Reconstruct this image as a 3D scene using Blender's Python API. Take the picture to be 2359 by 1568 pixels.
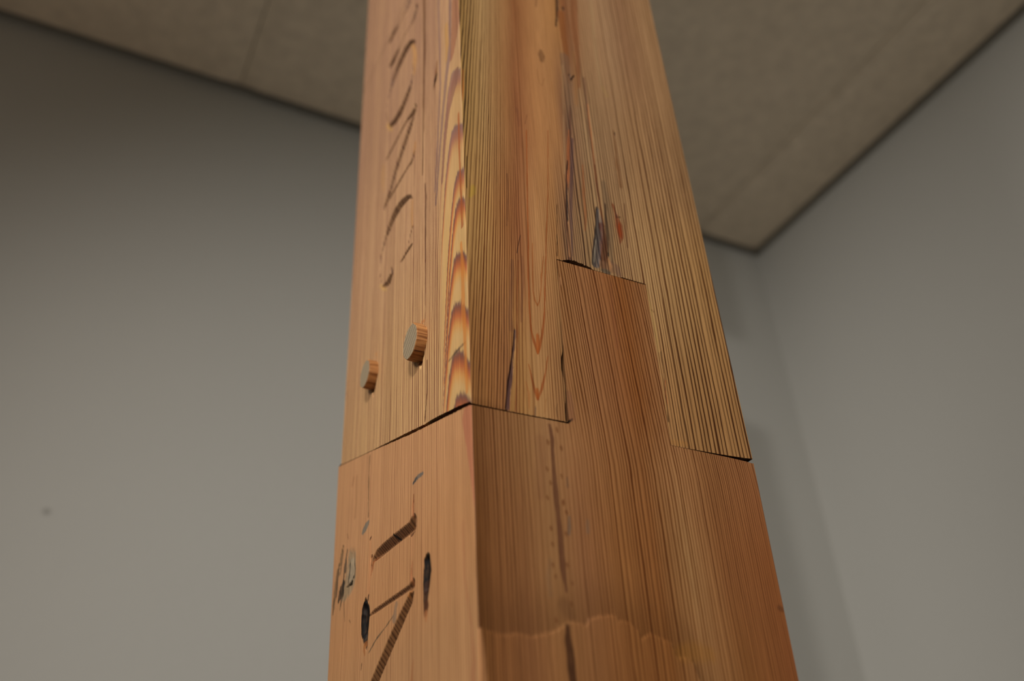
import bpy, math
import numpy as np
from mathutils import Matrix, Vector

scene = bpy.context.scene
for o in list(bpy.data.objects):
    bpy.data.objects.remove(o, do_unlink=True)

# ======================================================================================
# camera, world, lamps, exposure (metres; the camera stands at x = 0, y = 0)
# ======================================================================================
EYE = 1.55
cam_data = bpy.data.cameras.new('camera')
cam = bpy.data.objects.new('camera', cam_data)
scene.collection.objects.link(cam)
right = Vector((0.89234, -0.44840, -0.05165))
up = Vector((-0.21116, -0.51585, 0.83025))
back = Vector((-0.39892, -0.72996, -0.55500))
m = Matrix.Identity(4)
for r in range(3):
    m[r][0], m[r][1], m[r][2] = right[r], up[r], back[r]
m.translation = Vector((0, 0, EYE))
cam.matrix_world = m
cam_data.sensor_fit = 'HORIZONTAL'
cam_data.sensor_width = 36.0
cam_data.lens = 36.0 * 2121.44 / 2359.0
cam_data.clip_start = 0.02
cam_data.dof.use_dof = True
cam_data.dof.focus_distance = 0.565
cam_data.dof.aperture_fstop = 3.8
scene.camera = cam

scene.view_settings.view_transform = 'Standard'
scene.view_settings.look = 'None'
scene.view_settings.exposure = 0.0
scene.view_settings.gamma = 1.0
scene.view_settings.use_curve_mapping = False

world = bpy.data.worlds.new('world')
scene.world = world
world.use_nodes = True
world.node_tree.nodes['Background'].inputs[0].default_value = (0.02, 0.02, 0.02, 1)

def lamp(name, loc, target, watts, size, colour, spread=None, spot=None, blend=0.5):
    d = bpy.data.lights.new(name, 'SPOT' if spot else 'AREA')
    d.energy = watts
    d.color = colour
    if spot:
        d.spot_size = math.radians(spot)
        d.spot_blend = blend
        d.shadow_soft_size = size
    else:
        d.shape = 'DISK'
        d.size = size
        if spread:
            d.spread = math.radians(spread)
    o = bpy.data.objects.new(name, d)
    scene.collection.objects.link(o)
    o.location = loc
    o.rotation_euler = (Vector(target) - Vector(loc)).to_track_quat('-Z', 'Y').to_euler()
    return o

WARM = (1.0, 0.94, 0.86)
# ceiling spot behind the viewer's left shoulder that throws the post's shadow on the wall
lamp('key_light', (-0.90, -0.83, 2.84), (1.3, 1.2, 1.36), 49, 0.03, WARM, spot=72, blend=1.0)
lamp('key_light', (-0.85, -1.05, 2.84), (1.35, 1.15, 1.42), 50, 0.05, WARM, spot=70, blend=1.0)  # unseen spot added to brighten post and corner, its shadow hidden behind the post
# unseen spot added on the left to brighten the carved face
lamp('key_light', (-1.40, 0.25, 2.84), (0.9, 0.56, 1.6), 98, 0.30, WARM, spot=74, blend=1.0)
# unseen fill lamps added further back for ambient light, shining straight down
lamp('fill_light', (-0.70, -1.70, 2.88), (-0.70, -1.70, 0.0), 8, 0.45, WARM)
lamp('fill_light', (-1.60, -2.00, 2.88), (-1.60, -2.00, 0.0), 8, 0.45, WARM)

# ======================================================================================
# helpers
# ======================================================================================
def lin(c):
    c = np.asarray(c, float) / 255.0
    return np.where(c <= 0.04045, c / 12.92, ((c + 0.055) / 1.055) ** 2.4)

def mesh_object(name, verts, quads, mat, parent=None, attrs=None, smooth=False, uvw=None):
    me = bpy.data.meshes.new(name)
    verts = np.asarray(verts, np.float32)
    quads = np.asarray(quads, np.int32)
    me.vertices.add(len(verts))
    me.vertices.foreach_set('co', verts.ravel())
    n = quads.shape[1]
    me.loops.add(quads.size)
    me.loops.foreach_set('vertex_index', quads.ravel())
    me.polygons.add(len(quads))
    me.polygons.foreach_set('loop_start', np.arange(0, quads.size, n, dtype=np.int32))
    me.polygons.foreach_set('use_smooth', np.full(len(quads), smooth, dtype=bool))
    me.update(calc_edges=True)
    if attrs:
        for k, (typ, arr) in attrs.items():
            a = me.attributes.new(k, typ, 'POINT')
            if typ == 'FLOAT':
                a.data.foreach_set('value', np.asarray(arr, np.float32).ravel())
            else:
                a.data.foreach_set('color', np.asarray(arr, np.float32).ravel())
    me.materials.append(mat)
    o = bpy.data.objects.new(name, me)
    scene.collection.objects.link(o)
    if parent:
        o.parent = parent
    return o

def box_arrays(x0, x1, y0, y1, z0, z1):
    v = [(x0, y0, z0), (x1, y0, z0), (x1, y1, z0), (x0, y1, z0), (x0, y0, z1), (x1, y0, z1), (x1, y1, z1), (x0, y1, z1)]
    q = [(0, 3, 2, 1), (4, 5, 6, 7), (0, 1, 5, 4), (1, 2, 6, 5), (2, 3, 7, 6), (3, 0, 4, 7)]
    return np.array(v, float), np.array(q)

def hash2(ix, iy, seed):
    n = (ix.astype(np.int64) * 374761393 + iy.astype(np.int64) * 668265263 + seed * 1442695041) & 0x7fffffff
    n = ((n ^ (n >> 13)) * 1274126177) & 0x7fffffff
    n = n ^ (n >> 16)
    return (n & 0xffff) / 65535.0

def vnoise(x, y, seed=0):
    x = np.asarray(x, float); y = np.asarray(y, float)
    ix = np.floor(x); iy = np.floor(y)
    fx = x - ix; fy = y - iy
    fx = fx * fx * (3 - 2 * fx); fy = fy * fy * (3 - 2 * fy)
    a = hash2(ix, iy, seed); b = hash2(ix + 1, iy, seed)
    c = hash2(ix, iy + 1, seed); d = hash2(ix + 1, iy + 1, seed)
    return (a * (1 - fx) + b * fx) * (1 - fy) + (c * (1 - fx) + d * fx) * fy

def fibre(u, v, su=1.0, sv=12.0, seed=0):
    """noise drawn out along the grain, -1..1"""
    return (vnoise(u / su, v / sv, seed) * 2 - 1) * 0.6 + (vnoise(u / su * 2.3, v / sv * 2.1, seed + 7) * 2 - 1) * 0.4

def sstep(a, b, x):
    t = np.clip((x - a) / (b - a), 0, 1)
    return t * t * (3 - 2 * t)

def stroke_distance(u, v, pts):
    """signed excess: smallest (distance - half width) to a polyline of varying width"""
    best = np.full(u.shape, 1e9)
    for (u0, v0, w0), (u1, v1, w1) in zip(pts[:-1], pts[1:]):
        du, dv = u1 - u0, v1 - v0
        L2 = du * du + dv * dv + 1e-9
        t = np.clip(((u - u0) * du + (v - v0) * dv) / L2, 0, 1)
        d = np.hypot(u - u0 - t * du, v - v0 - t * dv) - (w0 + t * (w1 - w0))
        best = np.minimum(best, d)
    return best

def stroke_profile(u, v, pts):
    """1 on the centre line of a stroke, 0 at its edge"""
    best = np.zeros(u.shape); width = np.zeros(u.shape)
    for (u0, v0, w0), (u1, v1, w1) in zip(pts[:-1], pts[1:]):
        du, dv = u1 - u0, v1 - v0
        L2 = du * du + dv * dv + 1e-9
        t = np.clip(((u - u0) * du + (v - v0) * dv) / L2, 0, 1)
        w = np.maximum(w0 + t * (w1 - w0), 0.2)
        k = np.clip(1 - np.hypot(u - u0 - t * du, v - v0 - t * dv) / w, 0, 1)
        h = k * w
        better = h > width
        width = np.where(better, h, width)
        best = np.where(better, k, best)
    return best, width

def near(u, v, pts, pad):
    p = np.array(pts); w = p[:, 2].max() + pad
    return (u > p[:, 0].min() - w) & (u < p[:, 0].max() + w) & (v > p[:, 1].min() - w) & (v < p[:, 1].max() + w)

# ---- measured marks of the post: (across the face, along the post[, half width]) in millimetres ----
TONE_UPPER_RIGHT = [
  (374.2, [(-0.1, (138, 103, 56), (48, 27, 11), 1.0, 0), (20.9, (159, 124, 80), (75, 46, 23), 0.98, 8), (38.7, (146, 103, 63), (87, 52, 25), 0.65, 13), (47, (125, 78, 45), (83, 46, 23), 0.52, 16), (68.4, (155, 109, 67), (118, 77, 41), 0.33, 19), (84.8, (146, 101, 58), (103, 62, 32), 0.33, 22), (93.5, (123, 76, 45), (66, 37, 20), 0.65, 25), (108.7, (144, 107, 73), (85, 55, 32), 0.52, 30), (133.3, (148, 113, 80), (85, 55, 32), 0.59, 38), (150.1, (136, 99, 69), (81, 52, 27), 0.78, 43), (174.5, (140, 105, 71), (90, 59, 31), 0.65, 50)]),
  (239.6, [(0, (142, 107, 58), (42, 23, 9), 1.0, 0), (16.8, (159, 122, 76), (68, 39, 18), 1.0, 8), (33.7, (146, 101, 60), (85, 46, 23), 0.78, 13), (42.5, (129, 80, 48), (85, 44, 23), 0.65, 17), (58.9, (155, 107, 65), (116, 73, 40), 0.26, 20), (74.2, (148, 103, 63), (103, 61, 31), 0.39, 23), (81.3, (123, 84, 58), (52, 30, 20), 1.0, 26), (97.7, (146, 113, 78), (66, 41, 23), 1.0, 33), (123.5, (146, 111, 76), (70, 43, 23), 0.98, 44), (142.3, (153, 115, 76), (70, 39, 20), 1.0, 51), (179.8, (140, 105, 69), (72, 41, 20), 1.0, 62)]),
  (134.2, [(-0.4, (153, 115, 67), (75, 41, 14), 1.0, 0), (14.3, (155, 115, 67), (85, 44, 18), 1.0, 7), (28.7, (144, 95, 54), (85, 44, 22), 0.98, 14), (37.2, (134, 84, 50), (85, 44, 23), 0.78, 19), (50.8, (155, 111, 69), (118, 71, 38), 0.26, 22), (64.6, (148, 105, 63), (98, 55, 25), 0.91, 26), (71, (131, 95, 65), (48, 28, 20), 1.0, 29), (90.5, (144, 111, 73), (59, 36, 23), 1.0, 38), (116, (151, 115, 76), (72, 39, 22), 1.0, 49), (133.2, (163, 126, 82), (79, 44, 20), 1.0, 55), (181.3, (155, 115, 69), (68, 36, 14), 1.0, 70)]),
  (24.5, [(0.2, (136, 91, 48), (66, 34, 13), 1.0, 0), (12.5, (144, 97, 54), (75, 37, 14), 1.0, 6.5), (23.8, (136, 89, 52), (66, 34, 20), 0.91, 13), (30.3, (151, 107, 60), (92, 50, 20), 0.78, 17), (42.4, (157, 115, 71), (103, 61, 29), 0.45, 21), (55.9, (146, 103, 63), (83, 44, 20), 1.0, 28), (61, (136, 97, 58), (48, 27, 16), 1.0, 31), (85.4, (144, 107, 67), (66, 37, 20), 1.0, 44), (110.8, (151, 111, 69), (70, 37, 18), 1.0, 54), (127, (155, 111, 67), (59, 32, 14), 1.0, 62), (147.4, (151, 109, 65), (61, 32, 13), 1.0, 71), (184, (151, 109, 65), (61, 32, 13), 1.0, 83)]),
]
TONE_LOWER_RIGHT = [
  (113.8, [(63.1, (140, 96, 57), (81, 44, 17), 1.0, 22), (80.5, (140, 94, 57), (76, 38, 15), 1.0, 31), (96.6, (136, 87, 50), (81, 42, 17), 0.78, 37), (109.8, (130, 79, 39), (76, 37, 12), 1.0, 43), (129.3, (138, 94, 57), (81, 42, 17), 0.98, 52)]),
  (-2.4, [(1.2, (112, 71, 36), (65, 33, 12), 1.0, 0), (11.4, (128, 85, 50), (77, 42, 17), 1.0, 6), (29.6, (132, 92, 55), (88, 50, 24), 0.65, 15), (44.7, (138, 98, 62), (102, 64, 33), 0.26, 20), (62.2, (140, 96, 59), (99, 57, 28), 0.52, 26), (84.9, (140, 94, 55), (88, 47, 19), 1.0, 38), (105.5, (134, 87, 48), (77, 38, 12), 1.0, 47), (128.2, (150, 106, 66), (92, 50, 21), 1.0, 57), (151.7, (140, 94, 55), (81, 42, 17), 0.91, 69), (187.7, (134, 85, 50), (84, 45, 21), 0.78, 92)]),
  (-73.8, [(1.3, (108, 67, 32), (63, 31, 10), 1.0, 0), (10.7, (128, 83, 46), (74, 40, 17), 1.0, 6), (27.5, (128, 85, 50), (86, 49, 24), 0.65, 15), (44.8, (134, 94, 57), (102, 64, 33), 0.26, 20), (61.4, (134, 89, 55), (93, 54, 28), 0.65, 26), (83.8, (140, 92, 50), (84, 44, 17), 1.0, 38), (105.6, (132, 83, 43), (74, 37, 12), 1.0, 47), (128.2, (150, 110, 68), (95, 54, 22), 1.0, 57), (151.8, (138, 89, 50), (77, 38, 15), 0.91, 69), (184, (128, 77, 41), (83, 44, 19), 0.65, 92)]),
  (-130.7, [(1.3, (112, 71, 34), (65, 33, 12), 1.0, 0), (10.3, (124, 79, 43), (72, 38, 15), 0.91, 6), (27.1, (122, 79, 46), (81, 45, 22), 0.65, 15), (45.6, (130, 87, 50), (95, 59, 29), 0.26, 20), (61.1, (126, 83, 48), (86, 49, 24), 0.65, 26), (83.4, (130, 83, 43), (79, 40, 15), 1.0, 38), (106.5, (126, 79, 39), (74, 37, 12), 1.0, 47), (130.7, (144, 102, 62), (92, 52, 21), 0.98, 57), (154.4, (130, 83, 43), (76, 38, 14), 0.78, 69), (185.7, (124, 73, 39), (81, 42, 17), 0.59, 92)]),
]
TONE_UPPER_LEFT = [
  (392.3, [(204.4, (173, 132, 114), (137, 97, 76), 0.4, 0), (167, (171, 130, 109), (131, 90, 70), 0.48, 6), (113.2, (165, 119, 95), (121, 81, 63), 0.64, 20), (68, (161, 113, 86), (112, 70, 51), 0.8, 34), (45.9, (163, 117, 95), (113, 74, 63), 0.96, 40), (26.4, (165, 122, 95), (104, 72, 66), 1.0, 44), (0.2, (173, 132, 95), (108, 69, 63), 1.0, 48)]),
  (223.8, [(217.1, (179, 136, 114), (139, 99, 76), 0.48, 0), (179.4, (175, 130, 107), (131, 90, 68), 0.56, 8), (115.9, (177, 130, 102), (122, 81, 63), 0.96, 26), (67.3, (173, 124, 93), (113, 70, 51), 1.0, 40), (47.9, (177, 130, 97), (110, 69, 55), 1.0, 46), (28.6, (181, 138, 104), (104, 67, 57), 1.0, 50), (-4.1, (190, 148, 107), (112, 65, 49), 1.0, 56)]),
  (57.6, [(219.1, (177, 128, 97), (137, 92, 66), 0.56, 0), (181.2, (177, 128, 97), (135, 90, 65), 0.64, 9), (124.4, (179, 130, 97), (122, 79, 57), 1.0, 30), (66.6, (183, 132, 95), (112, 69, 46), 1.0, 46), (46.5, (183, 134, 97), (108, 65, 51), 1.0, 51), (30.1, (187, 142, 102), (104, 63, 51), 1.0, 54), (-2, (194, 152, 102), (112, 65, 46), 1.0, 58)]),
]
TONE_LOWER_LEFT = [
  (2.4, [(226.3, (177, 129, 80), (129, 86, 48), 0.85, 0), (161.8, (180, 131, 82), (126, 82, 47), 1.0, 12), (117.2, (177, 129, 80), (119, 76, 42), 1.0, 28), (80.7, (177, 129, 80), (116, 72, 41), 1.0, 42), (50.6, (182, 134, 86), (111, 67, 41), 1.0, 50), (25.8, (182, 134, 86), (118, 74, 48), 1.0, 54), (-3.5, (184, 134, 90), (139, 91, 61), 0.76, 57)]),
  (-67.2, [(223.7, (171, 123, 73), (124, 81, 45), 0.85, 0), (164.2, (171, 123, 73), (123, 79, 44), 0.95, 9), (120.4, (171, 123, 73), (116, 72, 37), 1.0, 22), (81.3, (171, 123, 75), (114, 71, 39), 1.0, 34), (50.2, (175, 127, 80), (108, 64, 37), 1.0, 39.5), (25.1, (180, 129, 84), (114, 71, 44), 1.0, 43), (-4.3, (180, 129, 84), (136, 89, 56), 0.76, 45)]),
  (-114.4, [(226.1, (161, 114, 67), (118, 76, 41), 0.85, 0), (165.1, (161, 114, 67), (116, 74, 41), 0.95, 12), (120.8, (159, 112, 67), (109, 67, 36), 1.0, 28), (81.5, (157, 110, 67), (106, 66, 36), 1.0, 42), (49.8, (159, 114, 71), (111, 69, 42), 1.0, 50), (24, (165, 119, 78), (119, 76, 48), 0.95, 54), (-4.1, (173, 127, 84), (131, 86, 55), 0.76, 57)]),
]
FLAMES = [(12.4, 425.5), (14.5, 280.4), (15.1, 225.2), (9.3, 179.5), (9.7, 155), (14.9, 114.8), (19, 80.4), (20.3, 47.3), (17.4, 17.9)]
MARKS_UPPER_LEFT = [
  ([(67.2,431,2.9),(66,359.9,2.4),(67.7,330.8,2),(68.3,273.4,1.4),(69,229.4,1.2)], (104, 66, 40), 0.85, 1.0, 0.3),
  ([(64.8,215.1,1.2),(63.1,201.3,1.7),(63.9,175.9,1.6),(63.9,145.3,1.5)], (92, 52, 36), 0.8, 0.8, 0.5),
  ([(63.9,145.3,1.7),(64.6,109.9,0.9),(65.2,89.8,0.7)], (104, 62, 42), 0.7, 0.8, 0.6),
  ([(60.9,64.3,0.7),(61,42.5,0.7),(64.4,24,0.9)], (84, 46, 26), 0.8, 0.5, 0.6),
  ([(40.8,319.9,1.2),(42.6,311.1,2.3),(45.3,301.8,2.3),(47,296.5,1.1)], (120, 72, 40), 0.8, 1, 0.6),
  ([(42.7,306.8,1.9),(44.4,303.8,2.9),(47,300.7,1.5)], (54, 32, 18), 0.9, 0.6, 0.6),
  ([(36.9,395.5,1.9),(35.7,325.5,1.9),(35.6,286.8,1.9),(41.4,234.3,1.7),(46.7,193.4,1.3)], (126, 94, 86), 0.75, 1, 0.3),
  ([(4.4,354.3,7.2),(5.4,330.1,7.7),(9.4,310.2,5.8),(14.6,296.9,4.1)], (146, 94, 68), 0.8, 3, 0.4),
  ([(14.5,367.1,2.5),(16.8,323.7,2.5),(20.1,298.3,3.7),(24.5,284.3,2.9),(31.6,255.3,2.3),(38.6,218.9,1.7),(45.4,180.4,1.4)], (122, 92, 84), 0.8, 1.2, 0.3),
  ([(8,271.1,4.9),(11.4,263.4,6.1),(16.2,255.1,4.2),(22.6,246.2,2.9),(27.8,225.6,1.9),(34.7,191,1.7)], (126, 86, 70), 0.8, 1.5, 0.4),
  ([(22.8,340.9,3.1),(22,314.9,3.2),(23.9,302.6,1.8)], (176, 128, 66), 0.6, 2, 0.3),
  ([(4.2,43.1,0.6),(11.9,44,1.1),(18,44.1,1.5),(23,44.2,1.1),(28.6,44.5,0.7)], (112, 84, 58), 0.75, 1.4, 0.7),
  ([(13.1,44.1,0.6),(20.5,44.4,0.8)], (84, 64, 50), 0.8, 0.8, 0.8),
  ([(7,116.7,1.2),(5.6,95.6,2.4),(6.3,70.6,2.7),(5.5,51.8,2),(4.4,11.2,1.6)], (186, 112, 48), 0.7, 2, 0.3),
  ([(5.6,228.3,1.4),(5.7,196.5,1.3),(5.2,165.2,1.4),(4.4,128.5,1.6)], (150, 78, 40), 0.8, 1.2, 0.3),
  ([(226.2,132,0.7),(235.1,132.8,0.8)], (130, 86, 60), 0.5, 1, 0.5),
]
CHIPS_UPPER_LEFT = [
  ([(95.3,404.4,1.7),(88,384.9,3.4),(86.8,372.6,4.8),(87.5,360,3.1)], (182, 130, 72), 0.6, 3, 0.5),
  ([(151.5,360.4,2.2),(143.2,348.1,2.4),(136.4,339.4,0.8)], (186, 140, 78), 0.6, 3, 0.5),
  ([(157.9,315.9,3.4),(158,303.5,4.1),(154.6,285.8,1.8)], (180, 130, 76), 0.45, 3, 0.5),
  ([(85,275.4,2),(85.8,269.2,2.7),(87.5,264.8,2.3)], (176, 118, 66), 0.7, 1.5, 0.5),
  ([(89.1,220.2,1.8),(89.7,208.9,2.1),(88.6,195.5,1.6)], (178, 124, 70), 0.6, 1.5, 0.5),
  ([(155.2,189.1,1.3),(148.8,181.3,1.8),(140.7,174.1,1)], (190, 146, 88), 0.8, 2, 0.7),
  ([(65.3,97.3,1.1),(69.7,99.1,1.1)], (176, 108, 58), 0.7, 2, 0.8),
  ([(159.6,129.3,1),(157.5,126.6,1.2)], (188, 124, 66), 0.7, 1.5, 0.6),
]
MARKS_LOWER_LEFT = [
  ([(4.1,-3.6,6.9),(2.1,-16.3,6.3),(0.2,-27.4,5.3),(-1.8,-45.3,3.9),(-3.1,-62.2,2.4),(-2.9,-86.4,0.7)], (166, 104, 74), 0.95, 1.0, 0.2),
  ([(13.9,-59.9,0.6),(13.4,-89.4,0.8),(6.9,-114.5,0.9),(5.1,-130.8,1.9),(6.7,-140,2.4)], (156, 98, 66), 0.6, 2, 0.4),
  ([(61.1,-60.3,0.9),(61.1,-63.7,4.3),(61.1,-70.9,5.6),(62.3,-77.7,4.8)], (12, 9, 8), 1, 2.2, 0.35),
  ([(62.3,-77.7,4.4),(62.9,-83.4,3.7),(62.9,-88.2,3)], (48, 27, 17), 0.95, 1.8, 0.4),
  ([(62.3,-88.4,3.5),(62.9,-91,2.8),(63.5,-92.7,1.3)], (78, 40, 20), 0.85, 1.6, 0.5),
  ([(62.9,-92.4,2.1),(62.9,-94.7,1.6),(62.9,-96,0.6)], (168, 104, 60), 0.65, 2, 0.6),
  ([(162.5,-53.7,1.7),(162.7,-59.1,5.7),(161.3,-64.4,8.1),(161.3,-71.1,7.2),(159.9,-76.8,4.7),(157.7,-82.7,2.2),(157.4,-85.3,0.8)], (13, 9, 9), 1, 1.6, 0.15),
  ([(161.2,-79.9,1.3),(161.5,-84,2.1),(160.3,-87.9,0.9)], (158, 94, 44), 0.7, 1.6, 0.7),
  ([(67.6,-9.2,1),(74.3,-8.1,1.5),(79.8,-8.2,1.6),(83.2,-8.9,0.5)], (88, 86, 80), 0.9, 1.2, 0.6),
  ([(77.1,-7.8,0.7),(81.9,-9,0.8)], (52, 48, 44), 0.8, 0.6, 0.6),
  ([(162.1,-2,1.8),(167.2,-3.1,3.1),(172.3,-4.2,2.3),(174.8,-5,0.7)], (104, 96, 82), 0.9, 1.5, 0.4),
  ([(199.4,-10,3.2),(196.3,-18.7,10),(196.8,-27.6,12),(204.5,-31.6,7.8),(210.5,-34.4,4.6)], (134, 118, 92), 0.72, 7, 0.9),
  ([(196.3,-18.7,4.5),(195.2,-26.7,5.4)], (146, 132, 110), 0.6, 5, 0.9),
  ([(216.1,0.2,2.2),(217.4,-3.5,3.5),(219.2,-10.7,3.3),(220.1,-16.6,2.1)], (80, 66, 46), 0.85, 1.2, 0.9),
  ([(191.2,-29.5,1.4),(194.4,-32,1.5),(201.7,-31.9,0.8),(205.5,-31.3,0.3)], (16, 12, 10), 0.95, 0.8, 0.8),
  ([(211.7,-27.1,2.6),(214.8,-31.3,4.6),(218.8,-36,2)], (28, 22, 17), 0.95, 1.4, 0.8),
  ([(225.5,-13.6,2.2),(227.2,-20.5,3.3),(228.5,-29.9,3.3),(231.5,-35.1,2.2)], (104, 76, 48), 0.85, 1.5, 0.9),
  ([(203.1,-34.4,3.9),(206.2,-38.2,2.9)], (120, 100, 72), 0.6, 2.5, 0.8),
  ([(205.6,-5.5,1.1),(207.5,-11.7,1.7),(207.3,-19.5,1.4)], (70, 60, 48), 0.85, 1, 0.9),
  ([(190.1,-17.9,0.8),(187.3,-24.9,1.4),(188.4,-29.8,1.4)], (84, 74, 60), 0.8, 1, 0.9),
  ([(201.1,-17,0.9),(200,-25,1.6),(202.1,-29.4,1.4)], (66, 58, 48), 0.8, 1, 0.9),
  ([(210,-13.9,0.8),(210.5,-23,1.5),(212.6,-27.8,1.3)], (58, 48, 38), 0.85, 0.8, 0.9),
  ([(223.3,-9.3,0.9),(224,-16.9,1.5),(224.6,-24.4,1.7),(225.4,-30.9,1.3)], (60, 46, 32), 0.85, 0.8, 0.9),
  ([(212.5,-33.8,0.8),(214.4,-39.8,1.7),(215.6,-43.5,0.8)], (70, 52, 34), 0.8, 0.8, 0.9),
  ([(230.1,-31.8,0.8),(230,-38,1.7),(231.2,-42.1,0.9)], (70, 50, 30), 0.8, 0.8, 0.9),
  ([(207.7,-40.4,0.9),(205.6,-48.4,1),(203.7,-54.7,0.8)], (104, 72, 44), 0.6, 0.6, 0.7),
  ([(194.4,-56.8,0.4),(190.5,-59.7,0.4)], (92, 60, 36), 0.7, 0.6, 0.7),
  ([(207.6,7.2,0.8),(204,2.7,0.6)], (120, 80, 50), 0.6, 0.8, 0.8),
  ([(199.6,45.2,2.3),(201.1,42.5,2.3)], (140, 92, 58), 0.5, 1.4, 0.6),
  ([(111.9,-78.7,0.3),(124.5,-81.5,0.5),(139.1,-83.9,0.8),(152.4,-88.4,0.5)], (86, 68, 48), 0.85, 0.8, 0.7),
  ([(107.3,-73.6,2.2),(108.6,-75.7,2.2),(109.8,-79.8,3.7)], (112, 96, 80), 0.6, 2.5, 0.5),
  ([(164.6,47.7,1),(165.1,34.7,1.2),(163.9,15.1,1.1),(163.5,2.5,0.9)], (96, 68, 42), 0.75, 0.5, 0.9),
  ([(191.7,43.4,2),(190.9,23.2,2),(191.6,13.8,2)], (142, 96, 60), 0.45, 2.5, 0.6),
  ([(80.4,-111.5,0.6),(82.6,-121.6,1.5)], (150, 86, 46), 0.6, 1.2, 0.5),
  ([(165.3,-92.3,0.9),(165.8,-94.7,0.9)], (92, 60, 36), 0.7, 0.6, 0.5),
]
CHIPS_LOWER_LEFT = [
  ([(81.4,-32.1,1.2),(84.7,-34,2),(88.1,-34.8,0.5)], (128, 72, 38), 0.7, 1, 0.6),
  ([(143.6,-32.7,1),(150,-32.7,1.8),(152.3,-34.2,0.7)], (150, 84, 42), 0.8, 1.2, 0.7),
  ([(114.7,-28.3,0.5),(112.4,-31.4,1.3),(110,-33.7,0.7)], (24, 14, 8), 0.95, 0.8, 0.4),
  ([(86.7,-37.7,0.4),(97,-37.8,0.4),(115,-37,0.4),(133.9,-35.9,0.4)], (190, 136, 96), 0.45, 1, 0.8),
  ([(81.7,-16.3,0.7),(82.3,-22,1.7),(82.8,-29.9,1.5),(81.3,-34.8,1.2)], (166, 100, 62), 0.65, 1, 0.8),
  ([(81.9,-38.8,1.4),(83.1,-44.3,1.8),(83.6,-53.2,1.4)], (184, 126, 84), 0.5, 1.2, 0.8),
  ([(82.8,-57.5,1.1),(84,-63.1,1.8),(83.9,-69.4,1.6)], (160, 96, 60), 0.6, 1, 0.8),
  ([(156.6,-15.2,2.1),(156.7,-22.5,2.5),(155.6,-33,2.6),(152.2,-42.6,0.7)], (184, 124, 80), 0.55, 1.4, 0.8),
  ([(156.5,-32.7,2.6),(157,-43.8,2.4),(157.5,-54.7,1.7)], (184, 124, 80), 0.55, 1.4, 0.8),
  ([(149.9,-33.9,1.8),(152,-37.1,2.2),(153.3,-40,0.9)], (150, 82, 40), 0.8, 1, 0.6),
  ([(156.9,-52.7,1.1),(157.5,-54.7,1.3)], (50, 28, 18), 0.9, 0.5, 0.5),
  ([(155.8,-14.7,0.8),(157.4,-15.2,1.1)], (50, 28, 18), 0.9, 0.5, 0.5),
  ([(84.4,-73.4,0.9),(88.3,-74.6,1.4)], (192, 124, 66), 0.7, 1.5, 0.6),
]
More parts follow.
